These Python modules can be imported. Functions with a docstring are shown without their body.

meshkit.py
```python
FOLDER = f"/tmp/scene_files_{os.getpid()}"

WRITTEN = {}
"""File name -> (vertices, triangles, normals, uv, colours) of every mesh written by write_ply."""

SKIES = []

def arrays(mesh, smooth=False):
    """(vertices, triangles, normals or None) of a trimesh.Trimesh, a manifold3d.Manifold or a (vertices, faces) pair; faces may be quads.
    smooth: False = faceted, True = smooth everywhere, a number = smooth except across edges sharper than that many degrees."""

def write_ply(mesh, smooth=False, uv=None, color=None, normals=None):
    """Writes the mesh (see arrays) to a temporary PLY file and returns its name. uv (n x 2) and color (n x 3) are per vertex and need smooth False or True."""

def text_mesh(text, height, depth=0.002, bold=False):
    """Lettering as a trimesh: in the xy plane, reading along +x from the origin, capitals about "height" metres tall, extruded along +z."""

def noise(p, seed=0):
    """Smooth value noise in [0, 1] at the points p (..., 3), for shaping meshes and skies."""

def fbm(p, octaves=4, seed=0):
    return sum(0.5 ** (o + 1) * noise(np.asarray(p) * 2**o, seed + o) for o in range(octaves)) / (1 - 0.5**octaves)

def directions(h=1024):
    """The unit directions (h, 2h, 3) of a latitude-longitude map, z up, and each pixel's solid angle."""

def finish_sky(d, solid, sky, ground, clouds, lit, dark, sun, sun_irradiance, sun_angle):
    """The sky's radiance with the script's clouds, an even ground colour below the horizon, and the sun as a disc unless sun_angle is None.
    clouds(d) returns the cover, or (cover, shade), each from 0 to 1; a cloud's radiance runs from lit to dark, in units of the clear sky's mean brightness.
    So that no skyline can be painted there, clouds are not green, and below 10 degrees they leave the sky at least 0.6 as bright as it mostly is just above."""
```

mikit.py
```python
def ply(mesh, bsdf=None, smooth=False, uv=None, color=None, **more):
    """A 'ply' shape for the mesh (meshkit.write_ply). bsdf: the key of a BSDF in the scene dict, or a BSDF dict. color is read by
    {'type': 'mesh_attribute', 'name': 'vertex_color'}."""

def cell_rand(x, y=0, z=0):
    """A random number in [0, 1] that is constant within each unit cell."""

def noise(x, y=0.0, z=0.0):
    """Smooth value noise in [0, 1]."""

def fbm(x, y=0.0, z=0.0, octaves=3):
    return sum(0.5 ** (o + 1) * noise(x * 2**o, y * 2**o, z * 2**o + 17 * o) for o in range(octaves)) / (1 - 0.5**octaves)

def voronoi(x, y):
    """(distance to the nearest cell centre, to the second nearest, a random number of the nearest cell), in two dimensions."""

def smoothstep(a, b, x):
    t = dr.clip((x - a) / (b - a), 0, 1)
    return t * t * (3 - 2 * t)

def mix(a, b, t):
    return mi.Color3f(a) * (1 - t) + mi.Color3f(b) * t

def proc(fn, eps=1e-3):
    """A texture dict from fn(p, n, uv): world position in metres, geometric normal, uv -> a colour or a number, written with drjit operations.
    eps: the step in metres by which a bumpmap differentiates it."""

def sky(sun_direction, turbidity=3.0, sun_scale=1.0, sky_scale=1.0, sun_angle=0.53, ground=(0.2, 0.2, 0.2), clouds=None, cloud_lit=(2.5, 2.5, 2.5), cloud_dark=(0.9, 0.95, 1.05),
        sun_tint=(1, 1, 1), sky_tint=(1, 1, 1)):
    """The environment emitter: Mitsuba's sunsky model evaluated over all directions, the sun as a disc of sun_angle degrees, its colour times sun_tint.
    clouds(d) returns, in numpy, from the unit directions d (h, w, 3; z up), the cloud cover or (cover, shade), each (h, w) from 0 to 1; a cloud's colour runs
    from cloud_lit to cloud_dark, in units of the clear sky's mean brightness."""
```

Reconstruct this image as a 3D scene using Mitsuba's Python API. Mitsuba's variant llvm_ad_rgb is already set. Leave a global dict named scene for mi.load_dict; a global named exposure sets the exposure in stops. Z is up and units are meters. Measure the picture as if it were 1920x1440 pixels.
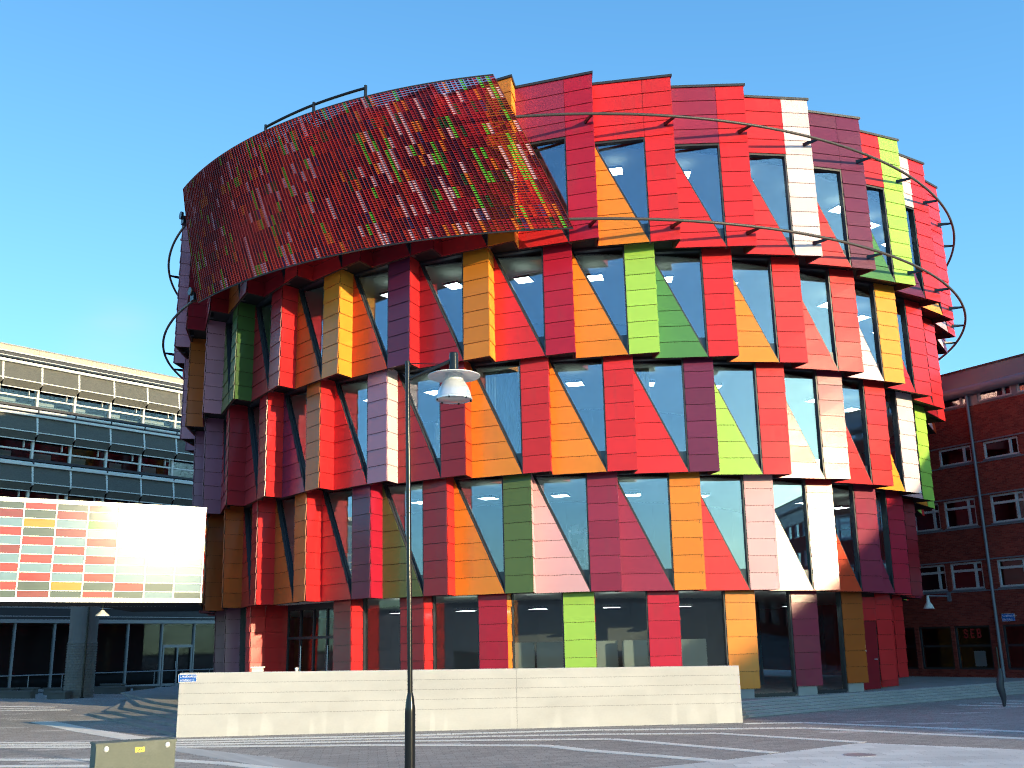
import math
import numpy as np, trimesh, drjit as dr, mitsuba as mi
import mikit, meshkit
from mikit import noise, fbm, mix, smoothstep, cell_rand
from shapely.geometry import Polygon, LineString
from shapely import affinity

T = mi.ScalarTransform4f
scene, labels = {}, {}

# ------------------------------------------------------------------ camera, sky, sun, exposure
CAM_H, PITCH, ROLL, FOC = 2.3, math.radians(14.505), math.radians(-1.186), 1904.16
cp, sp, cr, sr = math.cos(PITCH), math.sin(PITCH), math.cos(ROLL), math.sin(ROLL)
up_axis = np.array([-sr, -sp * cr, cp * cr])
scene['camera'] = {'type': 'perspective', 'fov_axis': 'x', 'fov': math.degrees(2 * math.atan(960 / FOC)), 'near_clip': 0.1, 'far_clip': 2000.0,
                   'to_world': T().look_at(origin=[0, 0, CAM_H], target=[0, cp, CAM_H + sp], up=up_axis.tolist())}
SUN_AZ, SUN_EL = math.radians(45.5), math.radians(8.6)
SUN = (math.sin(SUN_AZ) * math.cos(SUN_EL), -math.cos(SUN_AZ) * math.cos(SUN_EL), math.sin(SUN_EL))
def wisp(d):
    c = meshkit.fbm(d * np.array([9, 9, 26.0]) + 3.1, 4)
    spot = np.exp(-((d[..., 0] + 0.36) ** 2 + (d[..., 2] - 0.27) ** 2) / 0.0011)
    return np.clip((c - 0.35) * 2.2, 0, 1) * spot * 0.35 * (d[..., 1] > 0)
scene['sky'] = mikit.sky(SUN, turbidity=2.6, sun_scale=2.85, sky_scale=5.1, sun_tint=(1.0, 1.36, 2.65), sky_tint=(0.53, 1.0, 1.42), clouds=wisp, cloud_lit=(1.5, 1.5, 1.5))
exposure = 1.3

# ------------------------------------------------------------------ helpers
def ray(px, py):
    """direction through a photograph pixel (used once, to survey where things on the ground and walls stand)"""
    X, Y = px - 960, py - 720
    X, Y = cr * X + sr * Y, -sr * X + cr * Y
    return np.array([X, FOC * cp + Y * sp, FOC * sp - Y * cp]) / FOC
def at_z(px, py, z=0.0):
    d = ray(px, py)
    return np.array([0, 0, CAM_H]) + d * (z - CAM_H) / d[2]
def at_y(px, py, y):
    d = ray(px, py)
    return np.array([0, 0, CAM_H]) + d * y / d[1]

def numbered(name):
    if name not in scene and name not in labels:
        return name
    i = 1
    while f'{name}_{i:03d}' in scene or f'{name}_{i:03d}' in labels:
        i += 1
    return f'{name}_{i:03d}'
_next = {}
def fresh(name):
    n = _next.get(name, -1) + 1
    _next[name] = n
    return name if n == 0 else f'{name}_{n:03d}'
def thing(name, label, cat, group=None, kind=None):
    key = fresh(name)
    labels[key] = {'label': label, 'category': cat}
    if group: labels[key]['group'] = group
    if kind: labels[key]['kind'] = kind
    return key
def part(parent, name, mesh, bsdf, smooth=False, label=None, kind=None, **more):
    key = fresh(parent + '__' + name)
    scene[key] = mikit.ply(mesh, bsdf, smooth=smooth, **more)
    if label or kind:
        labels[key] = {}
        if label: labels[key]['label'] = label
        if kind: labels[key]['kind'] = kind
    return key
def struct(name, mesh, bsdf, label=None, smooth=False):
    key = fresh(name)
    scene[key] = mikit.ply(mesh, bsdf, smooth=smooth)
    labels[key] = {'kind': 'structure', 'label': label, 'category': name.replace('_', ' ')}
    return key

HEX = np.array([[0, 2, 1], [0, 3, 2], [4, 5, 6], [4, 6, 7], [0, 1, 5], [0, 5, 4], [1, 2, 6], [1, 6, 5], [2, 3, 7], [2, 7, 6], [3, 0, 4], [3, 4, 7]])
def hexa(back, front):
    """solid between two quads (both counter-clockwise seen from the front)"""
    return np.vstack([np.asarray(back, float), np.asarray(front, float)]), HEX
class MB:
    def __init__(s): s.v, s.f, s.c, s.n = [], [], [], 0
    def add(s, vf, col=None):
        v, f = (vf.vertices, vf.faces) if hasattr(vf, 'vertices') else vf
        v, f = np.asarray(v, float), np.asarray(f, int)
        s.v.append(v); s.f.append(f + s.n); s.n += len(v)
        if col is not None: s.c.append(np.tile(col, (len(v), 1)))
        return s
    def mesh(s): return np.vstack(s.v), np.vstack(s.f)
    def color(s): return np.vstack(s.c)
def box(x0, x1, y0, y1, z0, z1):
    q = lambda y: [[x0, y, z0], [x1, y, z0], [x1, y, z1], [x0, y, z1]]
    return hexa(q(y1), q(y0))
def tube(pts, r, sides=10, cap=True):
    p = np.asarray(pts, float)
    r = np.broadcast_to(np.asarray(r, float), (len(p),))
    t = np.gradient(p, axis=0); t /= np.linalg.norm(t, axis=1, keepdims=True)
    a = np.cross(t, np.where(np.abs(t[:, 2:]) < 0.9, [0, 0, 1.0], [1.0, 0, 0])); a /= np.linalg.norm(a, axis=1, keepdims=True)
    b, g = np.cross(t, a), np.arange(sides) * 2 * np.pi / sides
    v = (p[:, None] + r[:, None, None] * (np.cos(g)[None, :, None] * a[:, None] + np.sin(g)[None, :, None] * b[:, None])).reshape(-1, 3)
    i, j = np.meshgrid(np.arange(len(p) - 1), np.arange(sides), indexing='ij')
    q = np.stack([i * sides + j, i * sides + (j + 1) % sides, (i + 1) * sides + (j + 1) % sides, (i + 1) * sides + j], -1).reshape(-1, 4)
    f = [q[:, [0, 1, 2]], q[:, [0, 2, 3]]]
    if cap:
        k = np.arange(1, sides - 1); z = 0 * k
        f += [np.stack([z, k + 1, k], 1), np.stack([z, k, k + 1], 1) + (len(p) - 1) * sides]
    return v, np.vstack(f)
def lathe(prof, sides=40, origin=(0, 0, 0)):
    m = trimesh.creation.revolve(np.array(prof, float), sections=sides)
    m.apply_translation(origin)
    return m
def prism(poly, z0, z1):
    parts = []
    for g in getattr(poly, 'geoms', [poly]):
        m = trimesh.creation.extrude_polygon(g, z1 - z0, engine='earcut')
        m.apply_translation([0, 0, z0]); parts.append(m)
    return trimesh.util.concatenate(parts)
class Frame:
    """local frame of a straight facade: s along it, o outwards, z up"""
    def __init__(s, origin, d):
        s.O = np.array([origin[0], origin[1], 0.0]); d = np.array(d, float); d /= np.linalg.norm(d)
        s.d = np.array([d[0], d[1], 0]); s.n = np.array([d[1], -d[0], 0])
    def p(s, a, o, z): return s.O + s.d * a + s.n * o + np.array([0, 0, z])
    def box(s, a0, a1, o0, o1, z0, z1):
        q = lambda o: [s.p(a0, o, z0), s.p(a1, o, z0), s.p(a1, o, z1), s.p(a0, o, z1)]
        return hexa(q(o0), q(o1))
    def quad(s, a0, a1, o, z0, z1):
        return np.array([s.p(a0, o, z0), s.p(a1, o, z0), s.p(a1, o, z1), s.p(a0, o, z1)]), np.array([[0, 1, 2], [0, 2, 3]])
    def hit(s, px, py):
        """(s, z) where the sight line of a photograph pixel meets the facade"""
        r = ray(px, py); c = np.array([0, 0, CAM_H])
        t = ((s.O - c) @ s.n) / (r @ s.n); P = c + t * r
        return (P - s.O) @ s.d, P[2]

# ------------------------------------------------------------------ materials
def rgb(c): return {'type': 'rgb', 'value': [float(x) for x in c]}
def principled(c, rough=0.5, metallic=0.0, spec=0.5, **k):
    return {'type': 'principled', 'base_color': c if isinstance(c, dict) else rgb(c), 'roughness': rough, 'metallic': metallic, 'specular': spec, **k}
def two(b): return {'type': 'twosided', 'bsdf': b}
COL = {  # real paint colours of the cladding
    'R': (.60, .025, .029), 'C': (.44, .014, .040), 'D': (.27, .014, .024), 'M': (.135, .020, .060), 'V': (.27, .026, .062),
    'O': (.66, .21, .022), 'Y': (.74, .31, .04), 'P': (.66, .37, .40), 'W': (.76, .60, .60), 'L': (.34, .58, .09),
    'G': (.075, .22, .07), 'S': (.10, .125, .035), 'B': (.40, .095, .018), 'T': (.55, .055, .018), 'U': (.27, .105, .17), 'Q': (.46, .19, .26), 'H': (.050, .105, .030), 'K': (.095, .15, .045)}
for k, c in COL.items():
    for v_, (t_, r_) in enumerate(((1.0, .26), (.93, .30), (1.06, .23))):
        scene['paint_' + k + ('' if v_ == 0 else str(v_))] = two(principled([min(.85, x * t_) for x in c], r_, spec=0.36))
def streaky(c):
    def fn(p, n, uv):
        a = p.x * 1.0 + p.y * .8
        st = smoothstep(.55, .95, noise(a * 9, p.z * .55, 1.0)) * .10
        v = 0.95 + 0.12 * (fbm(a * .7, p.z * .9, 4.0, 3) - .3) - st
        return mi.Color3f(*c) * v + st * mi.Color3f(.10, .085, .08)
    return fn
for k in 'RCODV': scene['paint_' + k] = two(principled(mikit.proc(streaky(COL[k])), 0.26, spec=0.36))
scene['paint_mixed'] = two({'type': 'principled', 'base_color': {'type': 'mesh_attribute', 'name': 'vertex_color'}, 'roughness': 0.3, 'specular': 0.45})
scene['louvre_paint'] = two({'type': 'principled', 'base_color': {'type': 'mesh_attribute', 'name': 'vertex_color'}, 'roughness': 0.35, 'specular': 0.4})
scene['dark_trim'] = two(principled((.03, .032, .04), 0.45))
scene['soffit'] = two(principled((.018, .018, .02), 0.6, spec=0.25))
scene['backing'] = two(principled((.05, .02, .02), 0.7))
scene['ceiling'] = two(principled((.62, .64, .60), 0.8))
scene['interior_floor'] = two(principled((.42, .41, .38), 0.6))
scene['interior_wall'] = two(principled((.16, .17, .17), 0.8))
scene['pale_partition'] = two(principled((.42, .46, .42), 0.8))
scene['glass'] = {'type': 'thindielectric', 'int_ior': 2.6, 'specular_transmittance': rgb((.42, .50, .50)), 'specular_reflectance': rgb((.66, .80, 1.0))}
scene['spandrel'] = two(principled((.022, .028, .05), 0.15, spec=0.6))
scene['shop_glass'] = {'type': 'thindielectric', 'int_ior': 1.3, 'specular_transmittance': rgb((.5, .55, .58))}
scene['clear_glass'] = {'type': 'thindielectric', 'int_ior': 1.6, 'specular_transmittance': rgb((.55, .62, .64))}
scene['lamp_glow'] = two(principled((.9, .9, .85), 0.5))
scene['rail_steel'] = two(principled((.065, .058, .058), 0.45, spec=0.4))
scene['black_steel'] = two(principled((.010, .011, .014), 0.2, spec=0.45))
scene['lamp_white'] = two(principled((.74, .75, .76), 0.35))
scene['lamp_alu'] = two(principled((.78, .80, .84), 0.3, metallic=0.55))
scene['lamp_lens'] = two(principled((.50, .52, .54), 0.2))
scene['white_metal'] = two(principled((.74, .74, .70), 0.4))
scene['grey_metal'] = two(principled((.30, .31, .33), 0.4, metallic=0.3))
scene['fabric_blind'] = two(principled({**mikit.proc(lambda p, n, uv: mi.Color3f(.115, .113, .10) * (0.85 + 0.3 * noise(p.x * 14, p.y * 14, p.z * 20)))}, 0.8))
scene['curtain_cloth'] = two(principled((.55, .62, .55), 0.9))
scene['sign_blue'] = two(principled((.015, .11, .44), 0.35))
scene['sign_white'] = two(principled((.82, .82, .82), 0.5))
scene['sign_yellow'] = two(principled((.85, .62, .02), 0.4))
scene['dim_red'] = two(principled((.35, .02, .03), 0.5))

def concrete_fn(base, warm):
    def fn(p, n, uv):
        a = fbm(p.x * 0.9, p.y * 0.9, p.z * 1.6, 4)
        b = noise(p.x * 30, p.y * 30, p.z * 30)
        drip = smoothstep(.58, .82, noise(p.x * 5 + p.y * 3, 0.0, p.z * 0.7)) * smoothstep(1.2, 0.1, p.z) * 0.10
        v = base * (0.84 + 0.26 * a + 0.05 * b + drip)
        return mi.Color3f(v * warm[0], v * warm[1], v * warm[2])
    return fn
scene['pale_concrete'] = two(principled(mikit.proc(concrete_fn(.455, (1.0, .99, .975))), 0.75, spec=0.3))
scene['step_concrete'] = two(principled(mikit.proc(concrete_fn(.33, (1.0, .99, 1.0))), 0.8, spec=0.3))
scene['bench_concrete'] = two(principled(mikit.proc(concrete_fn(.10, (1.0, .95, .92))), 0.8, spec=0.3))
scene['column_concrete'] = two(principled(mikit.proc(concrete_fn(.17, (1.0, .95, .92))), 0.7, spec=0.3))

def paving(p, n, uv):
    ca, sa = math.cos(-0.14), math.sin(-0.14)
    x, y = ca * p.x - sa * p.y, sa * p.x + ca * p.y
    row = dr.floor(y / 0.21)
    u = x / 0.42 + 0.5 * row
    r = cell_rand(dr.floor(u), row, 3)
    pale = smoothstep(.965, .97, cell_rand(dr.floor(u / 3), dr.floor(row / 2), 8))
    fu, fv = u - dr.floor(u), y / 0.21 - row
    edge = dr.minimum(dr.minimum(fu, 1 - fu) * 2.0, dr.minimum(fv, 1 - fv))
    joint = 0.55 + 0.45 * smoothstep(0.0, 0.07, edge)
    big = fbm(p.x * 0.22, p.y * 0.22, 2.0, 3)
    v = (0.185 + 0.06 * r + 0.07 * (big - .5) + 0.02 * noise(p.x * 40, p.y * 40, 1.0)) * joint + pale * 0.13
    return mi.Color3f(v * 1.06, v * .985, v * .95)
scene['paving_mat'] = two(principled(mikit.proc(paving), 0.75, spec=0.35))
def plinth_pave(p, n, uv):
    r = cell_rand(dr.floor(p.x / 0.4), dr.floor(p.y / 0.4), 5)
    v = 0.16 + 0.04 * r + 0.05 * fbm(p.x * .4, p.y * .4, 1.0, 3)
    return mi.Color3f(v, v * .98, v * .97)
scene['plinth_mat'] = two(principled(mikit.proc(plinth_pave), 0.75, spec=0.35))
def stone(p, n, uv):
    v = 0.50 + 0.10 * (fbm(p.x * 2.1, p.y * 2.1, 3.0, 3) - .5) + .05 * noise(p.x * 30, p.y * 30, 1.0)
    return mi.Color3f(v, v * .99, v * .97)
scene['pale_stone'] = two(principled(mikit.proc(stone), 0.7, spec=0.35))
def slabs(p, n, uv):
    row = dr.floor(p.y / 0.5)
    u = p.x / 0.75 + .5 * row
    fu, fv = u - dr.floor(u), p.y / 0.5 - row
    edge = dr.minimum(dr.minimum(fu, 1 - fu) * 1.5, dr.minimum(fv, 1 - fv))
    v = (0.44 + 0.10 * cell_rand(dr.floor(u), row, 2) + .10 * (fbm(p.x, p.y, 1.0, 3) - .5)) * (0.75 + .25 * smoothstep(0.0, 0.035, edge))
    return mi.Color3f(v, v * .99, v * .98)
scene['pale_slab'] = two(principled(mikit.proc(slabs), 0.7, spec=0.35))

BR_O, BR_D = (20.2, 54.5), np.array([.536, -.844]) / math.hypot(.536, .844)
def brick(p, n, uv):
    s = (p.x - BR_O[0]) * BR_D[0] + (p.y - BR_O[1]) * BR_D[1]
    row = dr.floor(p.z / 0.077)
    u = s / 0.25 + .5 * row
    fu, fv = u - dr.floor(u), p.z / 0.077 - row
    mort = smoothstep(0.0, 0.10, dr.minimum(dr.minimum(fu, 1 - fu) * 3.2, dr.minimum(fv, 1 - fv)))
    r = cell_rand(dr.floor(u), row, 1)
    c = mix((.15, .018, .016), (.27, .042, .030), r) * (0.8 + 0.4 * fbm(s * .5, p.z * .5, 1.0, 3))
    return mix((.17, .10, .09), c, mort * .8 + .2)
scene['brick_mat'] = two(principled(mikit.proc(brick), 0.85, spec=0.2))
scene['zinc'] = two(principled((.17, .185, .235), 0.45, metallic=0.2))
scene['frame_grey'] = two(principled((.44, .43, .45), 0.5))
scene['dark_room'] = two(principled((.03, .025, .028), 0.8))
scene['beige_panel'] = two(principled((.52, .44, .34), 0.6))
scene['dark_panel'] = two(principled((.035, .036, .045), 0.5))
scene['cabinet_paint'] = two(principled(mikit.proc(lambda p, n, uv: mix((.072, .090, .074), (.125, .14, .13), smoothstep(.55, .8, fbm(p.x * 4, p.y * 4, p.z * 4, 4)) * .55 + .25 * noise(p.x * 50, p.y * 50, p.z * 50))), 0.55))

# ------------------------------------------------------------------ the ground
ZP = 0.42                                            # level of the terrace that the buildings stand on
wL, wM, wR = at_z(330, 1383), at_z(970, 1367), at_z(1393, 1355)
stR0, stR1 = at_z(1396, 1347), at_z(1920, 1301)      # lowest riser right of the wall
sd = (stR1 - stR0)[:2]; sd /= np.linalg.norm(sd); sn = np.array([sd[1], -sd[0]])
struct('plaza', (np.array([[-600, -250, 0], [600, -250, 0], [600, 900, 0], [-600, 900, 0.0]]), np.array([[0, 1, 2], [0, 2, 3]])), 'paving_mat',
       'broad plaza paved in grey setts with pale stone bands')
r0 = stR0[:2]; r1 = r0 + sd * 40
lb0 = wL[:2] + np.array([0.0, 0.15]); ld = np.array([-.53, .85]) / math.hypot(.53, .85); ln = np.array([-ld[1], ld[0]])
def terrace(inset):
    a = r0 - sn * inset; b = r1 - sn * inset
    l0 = lb0 - ln * inset * 2.6; l1 = l0 + ld * (14.0 - inset * .6)
    # behind the wall the terrace is bounded by the wall's back face
    q = lambda t: wL[:2] + (wR - wL)[:2] * t + np.array([0, 0.30])
    return Polygon([tuple(q(1.0)), tuple(a), tuple(b), (120, 60), (120, 140), (-21.5 - inset * 1.0, 140), (-19.8 - inset * .9, 55.0), tuple(l1), tuple(l0), tuple(q(0.02 + .15 * inset))]).buffer(0)
ter = thing('terrace', 'raised grey terrace round the buildings with low pale steps', 'terrace', kind='structure')
labels[ter].pop('category', None); labels[ter]['category'] = 'terrace'
NS = 5
for i in range(NS):
    z1 = ZP * (i + 1) / NS
    m = prism(terrace(0.24 * i), z1 - ZP / NS - (0.02 if i == 0 else 0), z1)
    part(ter, 'floor' if i == NS - 1 else 'step', m, 'plinth_mat')
# pale nosing blocks of the right-hand steps
for i in range(NS):
    z1 = ZP * (i + 1) / NS
    mb = MB(); L = 0.0
    a0 = r0 - sn * (0.24 * i) + sd * (0.20 + .17 * i)
    while L < 26:
        p0, p1 = a0 + sd * L, a0 + sd * (L + 1.79)
        o0, o1 = sn * 0.012, -sn * 0.22
        mb.add(hexa([[*(p0 + o1), z1 - .07], [*(p1 + o1), z1 - .07], [*(p1 + o1), z1 + .006], [*(p0 + o1), z1 + .006]],
                    [[*(p0 + o0), z1 - .066], [*(p1 + o0), z1 - .066], [*(p1 + o0), z1 + .006], [*(p0 + o0), z1 + .006]]))
        L += 1.8
    part(ter, 'step_block', mb.mesh(), 'step_concrete', kind='stuff')

def strip(px_line, width, seg=0.42, mat='pale_stone', name='paving_stone', z=0.0):
    pts = [at_z(*p, z)[:2] for p in px_line]
    ls = LineString(pts); n = max(1, int(ls.length / seg)); st = ls.length / n
    for i in range(n):
        a, b = np.array(ls.interpolate(i * st + .008).coords[0]), np.array(ls.interpolate((i + 1) * st - .008).coords[0])
        d = b - a; d /= np.linalg.norm(d); w = np.array([-d[1], d[0]]) * width / 2
        yield hexa([[*(a - w), z - .02], [*(b - w), z - .02], [*(b + w), z - .02], [*(a + w), z - .02]],
                   [[*(a - w), z + .006], [*(b - w), z + .006], [*(b + w), z + .006], [*(a + w), z + .006]])
STONES = []
for line, w in [([(1396, 1357), (1501, 1354.7), (1920, 1372), (2050, 1378)], .36),
                ([(325, 1388), (700, 1380.5), (1100, 1369), (1250, 1367.5), (1509, 1365), (1920, 1385), (2050, 1392)], .40),
                ([(-60, 1392.5), (325, 1392.5), (700, 1385), (1100, 1377), (1344, 1375), (1500, 1384.7), (1619, 1392)], .34),
                ([(-60, 1397), (325, 1396.4), (700, 1390), (1100, 1386), (1153, 1386), (1453, 1411.6)], .34),
                ([(-60, 1401.5), (325, 1400.5), (700, 1397), (1021, 1397.7), (1100, 1407), (1240, 1418), (1380, 1430)], .38),
                ([(-60, 1425), (300, 1424), (416, 1431), (500, 1440), (620, 1455)], .36),
                ([(-60, 1437), (170, 1436), (330, 1443)], .36),
                ([(78, 1353), (161, 1370), (258, 1385.5)], .75),
                ([(-80, 1323), (100, 1326)], .5), ([(-80, 1328), (120, 1330)], .4), ([(-80, 1333.5), (130, 1331.5)], .4),
                ([(1797, 1322), (1920, 1324.7), (2050, 1328)], .40), ([(1842, 1318), (1920, 1320), (2050, 1323)], .40), ([(1887, 1314), (1920, 1315), (2050, 1318)], .40)]:
    STONES += list(strip(line, w))
STONES.sort(key=lambda m: np.linalg.norm(m[0].mean(0) - [0, 0, CAM_H]))
for m in STONES[:300]:
    part('plaza', 'paving_stone', m, 'pale_stone')
rest = MB()
for m in STONES[300:]: rest.add(m)
if rest.v: part('plaza', 'paving_stones_far', rest.mesh(), 'pale_stone', kind='stuff')
area = Polygon([tuple(at_z(*p)[:2]) for p in [(1150, 1452), (1219, 1440), (1338, 1428), (1480, 1410), (1616, 1393), (1920, 1406), (2150, 1416), (2150, 1470)]])
part('plaza', 'pale_slab_field', prism(area, -.02, .005), 'pale_slab')
band = Polygon([tuple(at_z(*p)[:2]) for p in [(300, 1400), (345, 1401.5), (505, 1420), (640, 1441), (700, 1455), (560, 1455), (470, 1433), (330, 1409)]])
part('plaza', 'worn_pale_band', prism(band, -.02, .0045), 'step_concrete')
mh = at_z(1612, 1416)
part('plaza', 'manhole_cover', lathe([(0, -.01), (.33, -.01), (.33, .012), (.28, .012), (.27, .010), (0, .010)], 32, (mh[0], mh[1], 0)), 'grey_metal')

# ------------------------------------------------------------------ the low pale wall in front
wall = thing('low_wall', 'long low wall of pale concrete courses in front of the round building', 'wall')
W = Frame(wL, (wR - wL)[:2]); WLEN = float(np.linalg.norm((wR - wL)[:2]))
zl, zr = at_y(333, 1262, wL[1])[2], at_y(1390, 1248, wR[1])[2]
smid = W.hit(970, 1367)[0]
cuts = [0, .347, .51, .673, .836, 1.0]
for a0, a1 in ((0, smid - .010), (smid + .010, WLEN)):
    for c0, c1 in zip(cuts[:-1], cuts[1:]):
        zt = lambda a: zl + (zr - zl) * a / WLEN
        g0, g1 = (0 if c0 == 0 else .009), (0 if c1 == 1 else .009)
        q = lambda o: [W.p(a0, o, c0 * zt(a0) + g0 - (.05 if c0 == 0 else 0)), W.p(a1, o, c0 * zt(a1) + g0 - (.05 if c0 == 0 else 0)), W.p(a1, o, c1 * zt(a1) - g1), W.p(a0, o, c1 * zt(a0) - g1)]
        part(wall, 'concrete_slab', hexa(q(-.34), q(0)), 'pale_concrete')
q = lambda o: [W.p(.02, o, 0), W.p(WLEN - .02, o, 0), W.p(WLEN - .02, o, zr - .02), W.p(.02, o, zl - .02)]
part(wall, 'core', hexa(q(-.32), q(-.012)), 'step_concrete')
# blue street sign at its left end
def sign(name, F, s0, s1, z0, z1, o, lines, label, th, m0='sign_blue'):
    k = thing(name, label, 'sign')
    part(k, 'plate', F.box(s0, s1, o, o + .012, z0, z1), m0)
    e = .009
    mb = MB()
    for b in ((s0, s1, z0, z0 + e), (s0, s1, z1 - e, z1), (s0, s0 + e, z0 + e, z1 - e), (s1 - e, s1, z0 + e, z1 - e)):
        mb.add(F.box(b[0], b[1], o + .011, o + .015, b[2], b[3]))
    part(k, 'border', mb.mesh(), 'sign_white')
    mb = MB()
    for i, t in enumerate(lines):
        m = meshkit.text_mesh(t, th, .003)
        zz = z1 - (i + 1) * (z1 - z0) / (len(lines) + .12) + .18 * th
        v = np.array([F.p(s0 + .05 + x, o + .0125 + z, zz + y) for x, y, z in m.vertices])
        mb.add((v, m.faces))
    part(k, 'lettering', mb.mesh(), 'sign_white')
    return k
s0, z0 = W.hit(334, 1279.5); s1, z1 = W.hit(369, 1264)
sign('street_sign', W, s0, s1, z0, z1, .002, ['Lindholms-', 'platsen 1'], 'small blue street name plate on the left end of the pale wall', .068)

# ------------------------------------------------------------------ the round building
RB = thing('round_office_building', 'round office building clad in red, orange, pink and green toothed panels', 'building')
RING = {
    4: dict(cx=2.425, cy=51.048, R=19.020, N=42, ph=.0305, zb=15.627, zt=21.859, lean=0.0, sd=.779, al=.0173, cf=.349, rows=11, wrows=7),
    3: dict(cx=2.269, cy=51.140, R=18.352, N=40, ph=-.0080, zb=11.828, zt=15.815, lean=-.0035, sd=.765, al=.0162, cf=.350, rows=7, wrows=7),
    2: dict(cx=2.162, cy=50.998, R=17.517, N=38, ph=-.0534, zb=7.928, zt=12.015, lean=-.0189, sd=.762, al=.0078, cf=.340, rows=7, wrows=7),
    1: dict(cx=1.970, cy=51.012, R=16.759, N=36, ph=-.0844, zb=4.028, zt=8.115, lean=-.0210, sd=.804, al=.0016, cf=.344, rows=7, wrows=7),
    0: dict(cx=1.861, cy=51.019, R=15.908, N=34, ph=.0461, zb=.736, zt=4.215, lean=-.0260, sd=.60, al=.02, cf=.36, rows=6, wrows=0)}
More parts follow.
